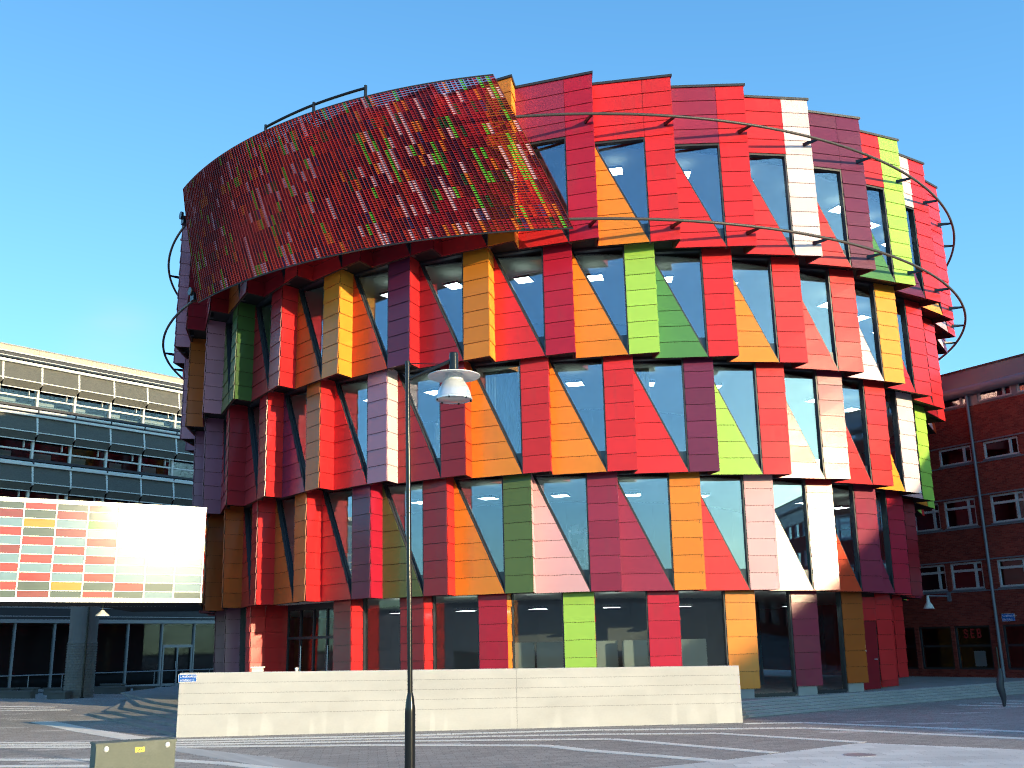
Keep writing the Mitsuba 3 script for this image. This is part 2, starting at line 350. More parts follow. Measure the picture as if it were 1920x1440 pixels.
# colours per bay k: (pillar, wedge, return, fascia)
BAY = {
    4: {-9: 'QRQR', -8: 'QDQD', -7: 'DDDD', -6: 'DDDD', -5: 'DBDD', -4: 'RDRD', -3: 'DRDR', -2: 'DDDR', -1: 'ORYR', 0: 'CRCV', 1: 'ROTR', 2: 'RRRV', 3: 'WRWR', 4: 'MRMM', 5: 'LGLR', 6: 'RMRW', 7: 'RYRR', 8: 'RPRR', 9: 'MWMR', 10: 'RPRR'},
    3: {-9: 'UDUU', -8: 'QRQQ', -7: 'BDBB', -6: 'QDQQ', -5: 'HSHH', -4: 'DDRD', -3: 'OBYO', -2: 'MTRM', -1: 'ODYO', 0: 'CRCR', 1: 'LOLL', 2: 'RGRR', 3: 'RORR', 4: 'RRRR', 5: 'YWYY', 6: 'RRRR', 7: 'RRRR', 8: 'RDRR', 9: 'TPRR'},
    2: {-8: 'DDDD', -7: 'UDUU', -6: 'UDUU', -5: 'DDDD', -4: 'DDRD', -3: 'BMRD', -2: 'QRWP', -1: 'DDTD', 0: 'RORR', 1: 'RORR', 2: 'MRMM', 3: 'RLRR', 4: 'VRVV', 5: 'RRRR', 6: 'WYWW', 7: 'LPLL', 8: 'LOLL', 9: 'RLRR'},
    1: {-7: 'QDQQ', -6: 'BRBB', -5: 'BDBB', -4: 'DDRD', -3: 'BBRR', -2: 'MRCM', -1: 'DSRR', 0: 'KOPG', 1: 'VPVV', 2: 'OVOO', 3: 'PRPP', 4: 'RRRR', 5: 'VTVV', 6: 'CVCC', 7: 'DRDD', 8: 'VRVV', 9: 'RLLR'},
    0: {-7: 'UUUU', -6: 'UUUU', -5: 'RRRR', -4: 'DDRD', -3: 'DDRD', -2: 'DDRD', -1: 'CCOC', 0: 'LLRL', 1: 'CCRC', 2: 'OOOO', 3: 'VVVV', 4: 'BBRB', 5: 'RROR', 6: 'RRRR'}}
class Ring:
    def __init__(s, i):
        s.__dict__.update(RING[i]); s.i = i; s.step = 2 * math.pi / s.N
    def rad(s, z): return s.R - s.lean * (z - s.zb)
    def pol(s, th, r, z): return np.array([s.cx + r * math.sin(th), s.cy - r * math.cos(th), z])
    def S(s, k, z): return s.pol(s.ph + (k - 1 + s.al) * s.step, s.rad(z) - s.sd, z)
    def E(s, k, z): return s.pol(s.ph + k * s.step, s.rad(z), z)
    def facet(s, k, ret=False):
        A, B = (s.E, s.S) if ret else (s.S, s.E)
        kb = k + 1 if ret else k
        zm = .5 * (s.zb + s.zt)
        d = B(kb, zm) - A(k, zm); n = np.array([d[1], -d[0], 0]); n /= np.linalg.norm(n)
        L = np.linalg.norm(d)
        return (lambda t, z, o=0.0: A(k, z) + (B(kb, z) - A(k, z)) * t + n * o), n, L
    def gear(s, out=0.0, z=None):
        z = s.zb if z is None else z
        pts = []
        for k in range(s.N):
            pts += [s.S(k, z)[:2], s.E(k, z)[:2]]
        g = Polygon(pts)
        return g.buffer(out, join_style=2, mitre_limit=2.0) if out else g
cam_p = np.array([0, 0, CAM_H])
prng = np.random.default_rng(21)
PANELS = {'pillar_panel': [], 'wedge_panel': [], 'return_panel': [], 'fascia_panel': []}
def pr(P):
    P = np.asarray(P, float); d = P[:, 1] * cp + (P[:, 2] - CAM_H) * sp; u = -P[:, 1] * sp + (P[:, 2] - CAM_H) * cp
    return np.stack([P[:, 0] / d, u / d], 1)
def panel(kind, F, n, t00, t10, t11, t01, z0, z1, col):
    """one shingled sheet: corners in the facet's own (t, z); foot proud of the sheet below"""
    j0, j1 = prng.normal(0, .0035, 2)
    f = [F(t00, z0, .044 + j0), F(t10, z0, .044 + j1), F(t11, z1, .014), F(t01, z1, .014)]
    b = [F(t00, z0, .022), F(t10, z0, .022), F(t11, z1, -.010), F(t01, z1, -.010)]
    c = np.mean(f, 0)
    facing = (cam_p - c) @ n > 0
    q = pr(f) * FOC
    a = abs(np.sum(q[:, 0] * np.roll(q[:, 1], -1) - q[:, 1] * np.roll(q[:, 0], -1))) / 2 if facing else 0
    PANELS[kind].append((a, hexa(b, f), col))
backing, rear, glass_rooms = MB(), MB(), []
GAPZ = .009
rng = np.random.default_rng(7)
for i in (4, 3, 2, 1, 0):
    r = Ring(i); h = (r.zt - r.zb) / r.rows; ct = 1 - r.cf
    zw = r.zb + h * r.wrows if i else r.zt
    for k in range(-r.N // 2, r.N // 2):
        thm = r.ph + (k - .5) * r.step
        cols = BAY[i].get(k)
        F, n, L = r.facet(k); Fr, nr, Lr = r.facet(k, True)
        if cols is None:                                   # far side, never near the camera: plain sheets
            c = COL['RCDRO'[k % 5]]
            rear.add(hexa([F(0, r.zb, -.05), F(1, r.zb, -.05), F(1, r.zt, -.05), F(0, r.zt, -.05)], [F(0, r.zb), F(1, r.zb), F(1, r.zt), F(0, r.zt)]), c)
            rear.add(hexa([Fr(0, r.zb, -.05), Fr(1, r.zb, -.05), Fr(1, r.zt, -.05), Fr(0, r.zt, -.05)], [Fr(0, r.zb), Fr(1, r.zb), Fr(1, r.zt), Fr(0, r.zt)]), c)
            continue
        pc, wc, rc, fc = cols
        if i == 0 and k == -4:
            continue                                       # the recessed entrance takes this bay
        entrance = i == 0 and k == -3
        if entrance: F0 = F
        e = .006 / L
        for j in range(r.rows):
            z0, z1 = r.zb + j * h + GAPZ, r.zb + (j + 1) * h - GAPZ * .3
            panel('pillar_panel', F, n, ct + e, 1.0 + .03 / L, 1.0 + .03 / L, ct + e, z0, z1, pc)
            if True:
                panel('return_panel', Fr, nr, .02, .985, .985, .02, z0, z1, rc)
            if i and j < r.wrows:
                ts = lambda z: ct * (1 - (z - r.zb) / (zw - r.zb)) - .009
                if ts(z1) > .0 or ts(z0) > 0:
                    panel('wedge_panel', F, n, e, max(ts(z0), e * 1.5), max(ts(z1), e * 1.5), e, z0, z1, wc)
            elif i == 4:
                panel('fascia_panel', F, n, e, ct - e, ct - e, e, z0, z1, fc)
        # dark backing right behind the sheets
        bq = lambda G, ta0, ta1, tb1, tb0, za, zb_: backing.add(hexa([G(ta0, za, -.06), G(ta1, za, -.06), G(tb1, zb_, -.06), G(tb0, zb_, -.06)], [G(ta0, za, -.015), G(ta1, za, -.015), G(tb1, zb_, -.015), G(tb0, zb_, -.015)]))
        bq(F, ct, 1, 1, ct, r.zb, r.zt)
        bq(Fr, 0, 1, 1, 0, r.zb, r.zt)
        if i: bq(F, 0, ct - .02, .002, 0, r.zb, zw)
        if i == 4: bq(F, 0, ct, ct, 0, zw, r.zt)
        if i == 0 and k in (5, 6): bq(F, 0, ct, ct, 0, r.zb, r.zt)
        if entrance:
            part(RB, 'pillar_foot', hexa([F(ct + .03, ZP - .02, -.35), F(.94, ZP - .02, -.35), F(.94, r.zb + .02, -.35), F(ct + .03, r.zb + .02, -.35)], [F(ct + .03, ZP - .02, -.03), F(.94, ZP - .02, -.03), F(.94, r.zb + .02, -.03), F(ct + .03, r.zb + .02, -.03)]), 'step_concrete')
            continue
        # window: frame bars, blind foot and one pane
        wk = fresh(RB + '__window')
        mb = MB()
        fw, g = .05 / L, -.11
        if i:
            nt = np.array([ct * L, -(zw - r.zb)]); nt /= np.linalg.norm(nt); nrm = np.array([-nt[1], nt[0]])   # up and right of the slant
            off = np.array([nrm[0] / L, nrm[1]])
            a, b = np.array([0.0, zw]), np.array([ct, r.zb])
            def bar(p, q_, w0, w1, o0, o1):
                c4 = [p + off * w0, q_ + off * w0, q_ + off * w1, p + off * w1]
                mb.add(hexa([F(*c, o0) for c in c4], [F(*c, o1) for c in c4]))
            bar(a, b, -.025, .010, -.20, .012)
            bar(a, b, .010, .055, -.20, -.085)
            mb.add(hexa([F(ct - fw, r.zb, -.2), F(ct, r.zb, -.2), F(ct, zw, -.2), F(ct - fw, zw, -.2)], [F(ct - fw, r.zb, .01), F(ct, r.zb, .01), F(ct, zw, .01), F(ct - fw, zw, .01)]))
            mb.add(hexa([F(0, zw - .07, -.2), F(ct - fw, zw - .07, -.2), F(ct - fw, zw, -.2), F(0, zw, -.2)], [F(0, zw - .07, .005), F(ct - fw, zw - .07, .005), F(ct - fw, zw, .005), F(0, zw, .005)]))
            zs = r.zb + .74                                          # opaque foot of the pane
            tz = ct * (1 - (zs - r.zb) / (zw - r.zb))
            v = [F(tz + .02, zs, g + .015), F(ct - .01, r.zb + .02, g + .015), F(ct - .01, zs, g + .015)]
            foot = (np.array(v), np.array([[0, 1, 2]]))
            v = [F(.01, zw - .02, g), F(ct, r.zb + .02, g), F(ct - .005, zw - .02, g)]
            pm = (np.array(v), np.array([[0, 1, 2]]))
        else:
            if k in (5, 6):
                _next[RB + '__window'] -= 1
                # steel doors in the red end of the ground floor
                dk = part(RB, 'door', MB().add(hexa([F(.02, ZP + .02, -.02), F(ct - .03, ZP + .02, -.02), F(ct - .03, r.zb + 2.25, -.02), F(.02, r.zb + 2.25, -.02)],
                                                    [F(.02, ZP + .02, .03), F(ct - .03, ZP + .02, .03), F(ct - .03, r.zb + 2.25, .03), F(.02, r.zb + 2.25, .03)])).mesh(), 'paint_D' if k == 5 else 'paint_R')
                tl = .88 if k == 5 else .12
                part(dk, 'handle', tube([F(ct * tl, 1.55, .035), F(ct * tl, 1.55, .08), F(ct * (tl - .12 if k == 5 else tl + .12), 1.55, .08)], .014, 6), 'lamp_alu')
                part(dk, 'notice', hexa([F(ct * .42, 1.85, .03), F(ct * .52, 1.85, .03), F(ct * .52, 2.1, .03), F(ct * .42, 2.1, .03)], [F(ct * .42, 1.85, .036), F(ct * .52, 1.85, .036), F(ct * .52, 2.1, .036), F(ct * .42, 2.1, .036)]), 'sign_white')
                z0 = r.zb + 2.28
                for j in range(2):
                    panel('fascia_panel', F, n, e, ct - e, ct - e, e, z0 + j * .46, min(z0 + j * .46 + .45, r.zt), 'R')
                continue
            zs = ZP + .06
            for (ta, tb, za, zb_) in ((0, fw * 1.3, zs, r.zt), (ct - fw, ct, zs, r.zt), (fw * 1.3, ct - fw, r.zt - .10, r.zt), (fw * 1.3, ct - fw, zs - .06, zs + .06)):
                mb.add(hexa([F(ta, za, -.2), F(tb, za, -.2), F(tb, zb_, -.2), F(ta, zb_, -.2)], [F(ta, za, .004), F(tb, za, .004), F(tb, zb_, .004), F(ta, zb_, .004)]))
            if False:
                for tm in (.30, .48):
                    mb.add(hexa([F(tm - .02, zs + .06, -.18), F(tm + .02, zs + .06, -.18), F(tm + .02, r.zt - .1, -.18), F(tm - .02, r.zt - .1, -.18)], [F(tm - .02, zs + .06, -.02), F(tm + .02, zs + .06, -.02), F(tm + .02, r.zt - .1, -.02), F(tm - .02, r.zt - .1, -.02)]))
                mb.add(hexa([F(fw, 2.85, -.17), F(ct - fw, 2.85, -.17), F(ct - fw, 2.95, -.17), F(fw, 2.95, -.17)], [F(fw, 2.85, -.03), F(ct - fw, 2.85, -.03), F(ct - fw, 2.95, -.03), F(fw, 2.95, -.03)]))
            v = [F(.005, zs, g), F(ct - .005, zs, g), F(ct - .005, r.zt - .02, g), F(.005, r.zt - .02, g)]
            pm = (np.array(v), np.array([[0, 1, 2], [0, 2, 3]]))
            # pale pad under the pillar
            part(RB, 'pillar_foot', hexa([F(ct + .03, ZP - .02, -.35), F(.94, ZP - .02, -.35), F(.94, r.zb + .02, -.35), F(ct + .03, r.zb + .02, -.35)], [F(ct + .03, ZP - .02, -.03), F(.94, ZP - .02, -.03), F(.94, r.zb + .02, -.03), F(ct + .03, r.zb + .02, -.03)]), 'step_concrete')
            if False:
                part(wk, 'door_handle', tube([F(.33, 1.35, .02), F(.33, 2.35, .02)], .018, 8), 'lamp_alu')
        scene[wk] = mikit.ply(mb.mesh(), 'dark_trim')
        if i: scene[wk + '__spandrel'] = mikit.ply(foot, 'spandrel')
        scene[wk + '__pane'] = mikit.ply(pm, 'clear_glass' if i == 0 else 'glass')
        # a ceiling lamp fitting and, in three windows, a curtain
        if (-.02 if i == 4 else -.5) < thm < 1.15 and not entrance:
            zc = r.zt - (.62 if i < 4 else 2.95)
            if i == 4: zc = zw - .55
            c = F(ct * .36, zc, -1.0)
            d = F(1, zc) - F(0, zc); d /= np.linalg.norm(d)
            nn = n
            q = lambda z: [c - d * .30 - nn * .62 + [0, 0, z], c + d * .30 - nn * .62 + [0, 0, z], c + d * .30 + [0, 0, z], c - d * .30 + [0, 0, z]]
            key = part(RB, 'ceiling_lamp', hexa(q(0.05), q(-.01)), 'dark_trim')
            gv = np.array(q(-.02)); c3 = gv.mean(0); gv = c3 + (gv - c3) * .96
            gk = part(key, 'diffuser', (gv, np.array([[0, 1, 2], [0, 2, 3]]) if np.cross(gv[1] - gv[0], gv[2] - gv[0])[2] < 0 else np.array([[0, 2, 1], [0, 3, 2]])), 'lamp_glow')
            up_ = np.array(q(.055)); c3 = up_.mean(0); up_ = c3 + (up_ - c3) * .9
            tri = np.array([[0, 1, 2], [0, 2, 3]]); tri = tri if np.cross(up_[1] - up_[0], up_[2] - up_[0])[2] > 0 else tri[:, ::-1]
            uk = part(key, 'uplight', (up_, tri), 'lamp_glow'); scene[uk]['emitter'] = {'type': 'area', 'radiance': rgb((.9, 1.0, .9))}
            scene[gk]['emitter'] = {'type': 'area', 'radiance': rgb((6.0, 6.5, 6.0))}
        if (i, k) in ((1, 1), (2, -1)):
            d = F(1, 0) - F(0, 0); d /= np.linalg.norm(d)
            def bx_(t, o, w, za, zb_, dep):
                c_ = F(t, 0, -o); q_ = lambda oo: [c_ - n * oo + d * 0 + [0, 0, za], c_ - n * oo + d * w + [0, 0, za], c_ - n * oo + d * w + [0, 0, zb_], c_ - n * oo + [0, 0, zb_]]
                return hexa(q_(dep), q_(0))
            mb2 = MB()
            for zz_ in (.95, 1.5, 2.05): mb2.add(bx_(.36, .7, 1.3, r.zb + zz_, r.zb + zz_ + .05, .25))
            for t_ in (.36, .55): mb2.add(bx_(t_, .7, .05, r.zb + .36, r.zb + 2.2, .25))
            for t_, zz_, h_ in ((.40, 2.1, .25), (.47, 1.55, .3), (.60, 2.1, .2), (.42, 1.0, .3)): mb2.add(bx_(t_, .72, .2, r.zb + zz_, r.zb + zz_ + h_, .15))
            part(RB, 'shelf_unit', mb2.mesh(), 'sign_white')
        if (i, k) in ((2, 0), (2, 2), (2, 3)):
            t0, t1 = {(2, 0): (.10, .56), (2, 2): (.02, .26), (2, 3): (.02, .16)}[i, k]
            nn_ = 60; tt = np.linspace(t0, t1, nn_)
            ww = .05 * np.sin(np.arange(nn_) * 1.3) + .02 * np.sin(np.arange(nn_) * .37)
            top = np.array([F(t, r.zt - .25, -.45 + o) for t, o in zip(tt, ww)]); bot = np.array([F(t, r.zb + .3, -.45 + o * 1.2) for t, o in zip(tt, ww)])
            a = np.arange(nn_ - 1)
            part(RB, 'curtain', (np.vstack([top, bot]), np.vstack([np.stack([a, a + nn_, a + 1], 1), np.stack([a + 1, a + nn_, a + nn_ + 1], 1)])), 'curtain_cloth', smooth=True)
    # floor plate with soffit, edge trims, ceiling, roof
    if i:
        part(RB, 'soffit', prism(r.gear(-.02), r.zb + .20, r.zb + .23), 'soffit')
        part(RB, 'floor_plate', prism(r.gear(-.25), r.zb + .26, r.zb + .34), 'interior_floor')
    inner = Polygon([(r.cx + (r.R - .98) * math.sin(a), r.cy - (r.R - .98) * math.cos(a)) for a in np.linspace(0, 2 * math.pi, 97)[:-1]])
    part(RB, 'ceiling', prism(inner, (zw if i == 4 else r.zt) - .12, (zw if i == 4 else r.zt) - .08), 'ceiling')
    if i == 4:
        part(RB, 'roof', prism(r.gear(-.08, r.zt), r.zt - .35, r.zt - .25), 'soffit')
        part(RB, 'roof_edge', prism(r.gear(.07, r.zt).difference(r.gear(-.25, r.zt)), r.zt - .02, r.zt + .07), 'dark_trim')
core = Polygon([(2.1 + 9.5 * math.sin(a), 51 - 9.5 * math.cos(a)) for a in np.linspace(0, 2 * math.pi, 49)[:-1]])
part(RB, 'core', prism(core, ZP, 21.4), 'interior_wall')
for a in (-.18, -.03, .10, .24, .40):                                   # pale partitions seen through the ground floor panes
    d = np.array([math.sin(a), -math.cos(a)]); t = np.array([d[1], -d[0]]) * -1
    c = np.array([1.86, 51.0]) + d * (12.2 + 1.2 * math.sin(a * 40))
    poly = Polygon([tuple(c + t * .8 + d * .1), tuple(c - t * .8 + d * .1), tuple(c - t * .8 - d * .1), tuple(c + t * .8 - d * .1)])
    part(RB, 'partition', prism(poly, ZP, 2.45), 'pale_partition')
part(RB, 'sub_frame', backing.mesh(), 'backing')
part(RB, 'rear_cladding', rear.mesh(), 'paint_mixed', color=rear.color())
for kind, lst in PANELS.items():
    lst.sort(key=lambda t: -t[0])
    for a, m, c in lst[:300]:
        part(RB, kind, m, 'paint_' + c + prng.choice(['', '', '1', '2']))
    if len(lst) > 300:
        mb = MB()
        for a, m, c in lst[300:]: mb.add(m, COL[c])
        part(RB, kind + '_rest', mb.mesh(), 'paint_mixed', color=mb.color(), kind='stuff')

# recessed glazed entrance in the ground floor, left of the lamp post
r0_ = Ring(0)
eA = r0_.pol(r0_.ph + (-5 + .01) * r0_.step, r0_.R - 1.55, 0)[:2]; eB = r0_.pol(r0_.ph + (-3 - .36) * r0_.step, r0_.R - 1.45, 0)[:2]
FE = Frame(eA, eB - eA); LE = float(np.linalg.norm(eB - eA)); zt0 = r0_.zt
ek = part(RB, 'entrance', FE.box(0, LE, -.06, .06, zt0 - .35, zt0), 'dark_trim')
part(ek, 'transom', FE.box(0, LE, -.056, .056, 2.75, 2.85), 'dark_trim'); part(ek, 'threshold', FE.box(0, LE, -.06, .03, ZP, ZP + .08), 'dark_trim')
nE = 5
for q_ in range(nE + 1):
    part(ek, 'mullion', FE.box(max(0, q_ * LE / nE - .04), q_ * LE / nE + .04, -.05, .05, ZP + .08, zt0 - .35), 'dark_trim')
for q_ in range(nE):
    part(ek, 'pane', FE.quad(q_ * LE / nE + .03, (q_ + 1) * LE / nE - .03, 0, ZP + .05, zt0 - .3), 'shop_glass')
for q_ in (1, 3):
    part(ek, 'door_handle', tube([FE.p(q_ * LE / nE + .14, .09, 1.2), FE.p(q_ * LE / nE + .14, .09, 2.5)], .02, 8), 'lamp_alu')
for p0, p1 in ((r0_.pol(r0_.ph + (-5 + .02) * r0_.step, r0_.R - .55, 0)[:2], eA), (eB, r0_.pol(r0_.ph + (-3 - .36) * r0_.step, r0_.R - .25, 0)[:2])):
    f_ = Frame(p0, p1 - p0); l_ = float(np.linalg.norm(p1 - p0)); hh = (zt0 - r0_.zb) / 6
    for j in range(6):
        part(ek, 'side_panel', f_.box(0, l_, -.03, .01 + .0, ZP + .02 if j == 0 else r0_.zb + j * hh + .006, r0_.zb + (j + 1) * hh - .006), 'paint_R')
# rails round the top ring with their brackets
r4 = Ring(4)
RR = 19.5
for zr_ in (20.02, 16.12):
    th = np.linspace(-1.75, 1.85, 240)
    pts = np.array([r4.pol(t, RR, zr_) for t in th])
    rk = part(RB, 'rail', tube(pts, .052, 10), 'rail_steel', smooth=50)
    for k in range(-11, 12):
        if -9 < k < -1: continue
        F, n, L = r4.facet(k)
        a = F(1.0 - .10, zr_ - .02, .0)
        e = r4.pol(r4.ph + (k - .02) * r4.step, RR, zr_)
        d = e - a; d /= np.linalg.norm(d); s = np.cross(d, [0, 0, 1.0]); u = np.array([0, 0, 1.0])
        part(rk, 'bracket', hexa([a - s * .03 - u * .07, a + s * .03 - u * .07, a + s * .03 + u * .07, a - s * .03 + u * .07], [e - s * .025 - u * .035, e + s * .025 - u * .035, e + s * .025 + u * .035, e - s * .025 + u * .035]), 'black_steel')

# ------------------------------------------------------------------ curved sun screen on the rails
SC = thing('sun_screen', 'curved dark red louvred sun screen hanging on rails of the top floor', 'sun screen')
RS, ZS0, ZS1 = 19.72, 15.72, 21.58
A_top0, A_top1, SKEW = math.radians(-55.8), math.radians(-8.3), math.radians(7.45)
NC, NB, PER = 104, 13, 5
ang = lambda c, z: A_top0 + (A_top1 - A_top0) * c / NC + SKEW * (ZS1 - z) / (ZS1 - ZS0)
LCOL = {'r': (.27, .008, .016), 't': (.40, .026, .012), 'd': (.10, .005, .012), 'm': (.05, .008, .026), 'o': (.60, .15, .015), 'p': (.62, .36, .40), 'g': (.10, .40, .03), 'k': (.02, .07, .02), 'b': (.05, .03, .10)}
rng = np.random.default_rng(11)
names = np.array(list('rtdmopgkb')); prob = np.array([.30, .09, .24, .14, .045, .075, .055, .045, .02]); prob /= prob.sum()
blocks = []
for c in range(NC):
    prev = None
    for b in range(NB):
        col = str(prev if prev in ('p', 'g') and rng.random() < .28 else rng.choice(names, p=prob))
        prev = col
        mb = MB()
        for s in range(PER):
            hh = (ZS1 - ZS0) / (NB * PER)
            z0 = ZS1 - (b * PER + s + 1) * hh + .012; z1 = z0 + hh * .58
            P = lambda cc, z, rr: r4.pol(ang(cc, z), rr, z)
            mb.add(hexa([P(c + .10, z0, RS - .035), P(c + .90, z0, RS - .035), P(c + .90, z1, RS - .05), P(c + .10, z1, RS - .05)], [P(c + .10, z0, RS + .02), P(c + .90, z0, RS + .02), P(c + .90, z1, RS), P(c + .10, z1, RS)]))
        v, f = mb.mesh()
        q = pr(v[-4:]) ; area_ = abs((q[1] - q[0])[0])
        blocks.append((area_, v, f, LCOL[col]))
blocks.sort(key=lambda t: -t[0])
for key_, c_ in LCOL.items(): scene['louvre_' + key_] = two(principled(c_, 0.35, spec=0.4))
scene['louvre_rib'] = two(principled((.27, .022, .012), 0.3, spec=0.5))
inv = {v: k for k, v in LCOL.items()}
for a, v, f, c in blocks[:300]: part(SC, 'louvre_block', (v, f), 'louvre_' + inv[c])
mb = MB()
for a, v, f, c in blocks[300:]: mb.add((v, f), c)
part(SC, 'louvre_blocks_rest', mb.mesh(), 'louvre_paint', color=mb.color(), kind='stuff')
mb = MB()
for c in range(NC + 1):
    zz = np.linspace(ZS0, ZS1, 9)
    for z0, z1 in zip(zz[:-1], zz[1:]):
        w = .035
        P = lambda cc, z, rr: r4.pol(ang(cc, z), rr, z)
        mb.add(hexa([P(c - w, z0, RS - .06), P(c + w, z0, RS - .06), P(c + w, z1, RS - .06), P(c - w, z1, RS - .06)], [P(c - w, z0, RS + .045), P(c + w, z0, RS + .045), P(c + w, z1, RS + .045), P(c - w, z1, RS + .045)]))
part(SC, 'ribs', mb.mesh(), 'louvre_rib', kind='stuff')
for z in (ZS0 - .02, ZS1 + .02):
    part(SC, 'edge_bar', tube([r4.pol(ang(c, z), RS - .01, z) for c in np.linspace(0, NC, 80)], .03, 6), 'dark_trim')
for z in (20.02, 16.12):                                              # carriages at the screen's left end
    p = r4.pol(ang(0, z) - .012, RS - .05, z); F_ = Frame(p[:2], [math.cos(ang(0, z)), math.sin(ang(0, z))])
    k = part(SC, 'carriage', F_.box(-.22, .10, -.12, .14, z - .22, z + .10), 'black_steel')
    m = trimesh.creation.cylinder(.17, .10, sections=20); m.apply_transform(trimesh.geometry.align_vectors([0, 0, 1], F_.n)); m.apply_translation(F_.p(-.15, .16, z + .18))
    part(k, 'wheel', m, 'black_steel', smooth=40)
# maintenance rail on the roof above it
k_ = thing('roof_guard_rail', 'short black guard rail on the roof edge above the sun screen', 'railing')
thr = np.radians([-37.4, -29.8, -22.9]); zt = [22.02, 22.12, 22.16]
part(k_, 'beam', tube([r4.pol(t, 19.4, z) for t, z in zip(np.linspace(thr[0], thr[2], 12), np.interp(np.linspace(0, 1, 12), [0, .5, 1], zt))], .055, 8), 'black_steel')
for t, z in zip(thr, zt):
    part(k_, 'post', tube([r4.pol(t, 19.4, 21.4), r4.pol(t, 19.4, z + .10)], .06, 8), 'black_steel')
    part(k_, 'foot', tube([r4.pol(t, 18.6, 21.75), r4.pol(t, 19.4, 21.75)], .045, 6), 'black_steel')

# ------------------------------------------------------------------ street lamp in front
def vat(px, py, y): return at_y(px, py, y)
LY = 16.2
pb, pt = at_y(768.5, 1440, LY), at_y(764, 681, LY)
bx = pb[0]
lp = thing('street_lamp', 'black street lamp with white disc and bell shade in front of the pale wall', 'street lamp')
zk = at_y(768, 1315, LY)[2]; zt_ = pt[2]
zs_ = at_y(768, 1322, LY)[2]
part(lp, 'pole_base', lathe([(0, 0), (.12, 0), (.12, .03), (.082, .05), (.079, zs_ - .10), (.074, zs_ - .02), (.055, zk + .07), (.042, zk + .12), (0, zk + .12)], 28, (bx, LY, 0)), 'black_steel', smooth=40)
dx = pt[0] - bx
part(lp, 'pole', tube([(bx, LY, zk), (bx + dx, LY, zt_)], .040, 18), 'black_steel', smooth=50)
part(lp, 'pole_cap', lathe([(0, 0), (.043, 0), (.043, .03), (0, .045)], 18, (bx + dx, LY, zt_)), 'black_steel')
hc = at_y(851, 700, LY); hx = hc[0]
zz = lambda py: at_y(851, py, LY)[2]
part(lp, 'arm', tube([(bx + dx, LY, at_y(768, 713, LY)[2]), (hx - .05, LY, at_y(842, 676, LY)[2])], .028, 10), 'black_steel', smooth=50)
part(lp, 'tie_rod', tube([(bx + dx, LY, at_y(768, 681, LY)[2]), (hx - .18, LY, at_y(830, 683, LY)[2])], .008, 6), 'black_steel')
part(lp, 'driver_housing', lathe([(0, zz(662) ), (.072, zz(662)), (.076, zz(664)), (.076, zz(697)), (0, zz(697))][::-1], 28, (hx, LY, 0)), 'black_steel', smooth=40)
part(lp, 'disc', lathe([(.05, zz(697) ), (.10, zz(698)), (.434, zz(705)), (.434, zz(705) - .012), (.10, zz(698) - .02), (.05, zz(698) - .02)][::-1], 48, (hx, LY, 0)), 'lamp_white', smooth=30)
zb_ = zz(697) - .015
part(lp, 'neck', lathe([(.05, zb_), (.135, zb_), (.14, zb_ - .09), (.155, zb_ - .10), (.155, zb_ - .135), (.05, zb_ - .135)][::-1], 36, (hx, LY, 0)), 'lamp_white', smooth=30)
zb2 = zb_ - .13
bell = [(.145, 0), (.17, -.02), (.205, -.07), (.24, -.13), (.268, -.20), (.285, -.27), (.292, -.30), (.300, -.31), (.300, -.335), (.290, -.335)]
sh = part(lp, 'shade', lathe(np.array([(a, zb2 + b) for a, b in bell] + [(.28, zb2 - .30), (.20, zb2 - .08), (.13, zb2 - .02)])[::-1], 48, (hx, LY, 0)), 'lamp_alu', smooth=35)
part(lp, 'lens', lathe([(0, zb2 - .345), (.15, zb2 - .34), (.285, zb2 - .325), (0, zb2 - .31)], 40, (hx, LY, 0)), 'lamp_lens', smooth=30)
for a in np.arange(6) * math.pi / 3 + .3:
    part(sh, 'clip', MB().add(box(hx + .285 * math.cos(a) - .014, hx + .285 * math.cos(a) + .014, LY + .285 * math.sin(a) - .014, LY + .285 * math.sin(a) + .014, zb2 - .355, zb2 - .32)).mesh(), 'black_steel')

# ------------------------------------------------------------------ green utility cabinet in the foreground
c0 = at_y(181, 1394.5, 15.6)
cab = thing('utility_cabinet', 'low olive green utility cabinet with yellow label and two white bolts', 'cabinet')
CF = Frame(c0[:2], (math.cos(math.radians(31)), math.sin(math.radians(31)))); CW = 1.13; CZ = c0[2]
part(cab, 'body', CF.box(0, CW, -.45, 0, 0, CZ - .035), 'cabinet_paint')
part(cab, 'lid', CF.box(-.012, CW + .012, -.462, .012, CZ - .035, CZ), 'cabinet_paint')
for s in (.14, CW - .12):
    m = trimesh.creation.icosphere(2, .034); m.apply_scale([1, 1, 1.25]); m.apply_translation(CF.p(s, .0, CZ - .085 if s < .5 else CZ - .075))
    part(cab, 'bolt', m, 'sign_white', smooth=True)
lk = part(cab, 'label', CF.box((.55), (.68), .0, .004, CZ - .155, CZ - .085), 'sign_yellow')
m = meshkit.text_mesh('C881', .038, .002, bold=True); sx = .108 / max(m.vertices[:, 0].max(), .01)
part(lk, 'lettering', (np.array([CF.p(.561 + x * sx, .004 + z, CZ - .139 + y) for x, y, z in m.vertices]), m.faces), 'dark_trim')

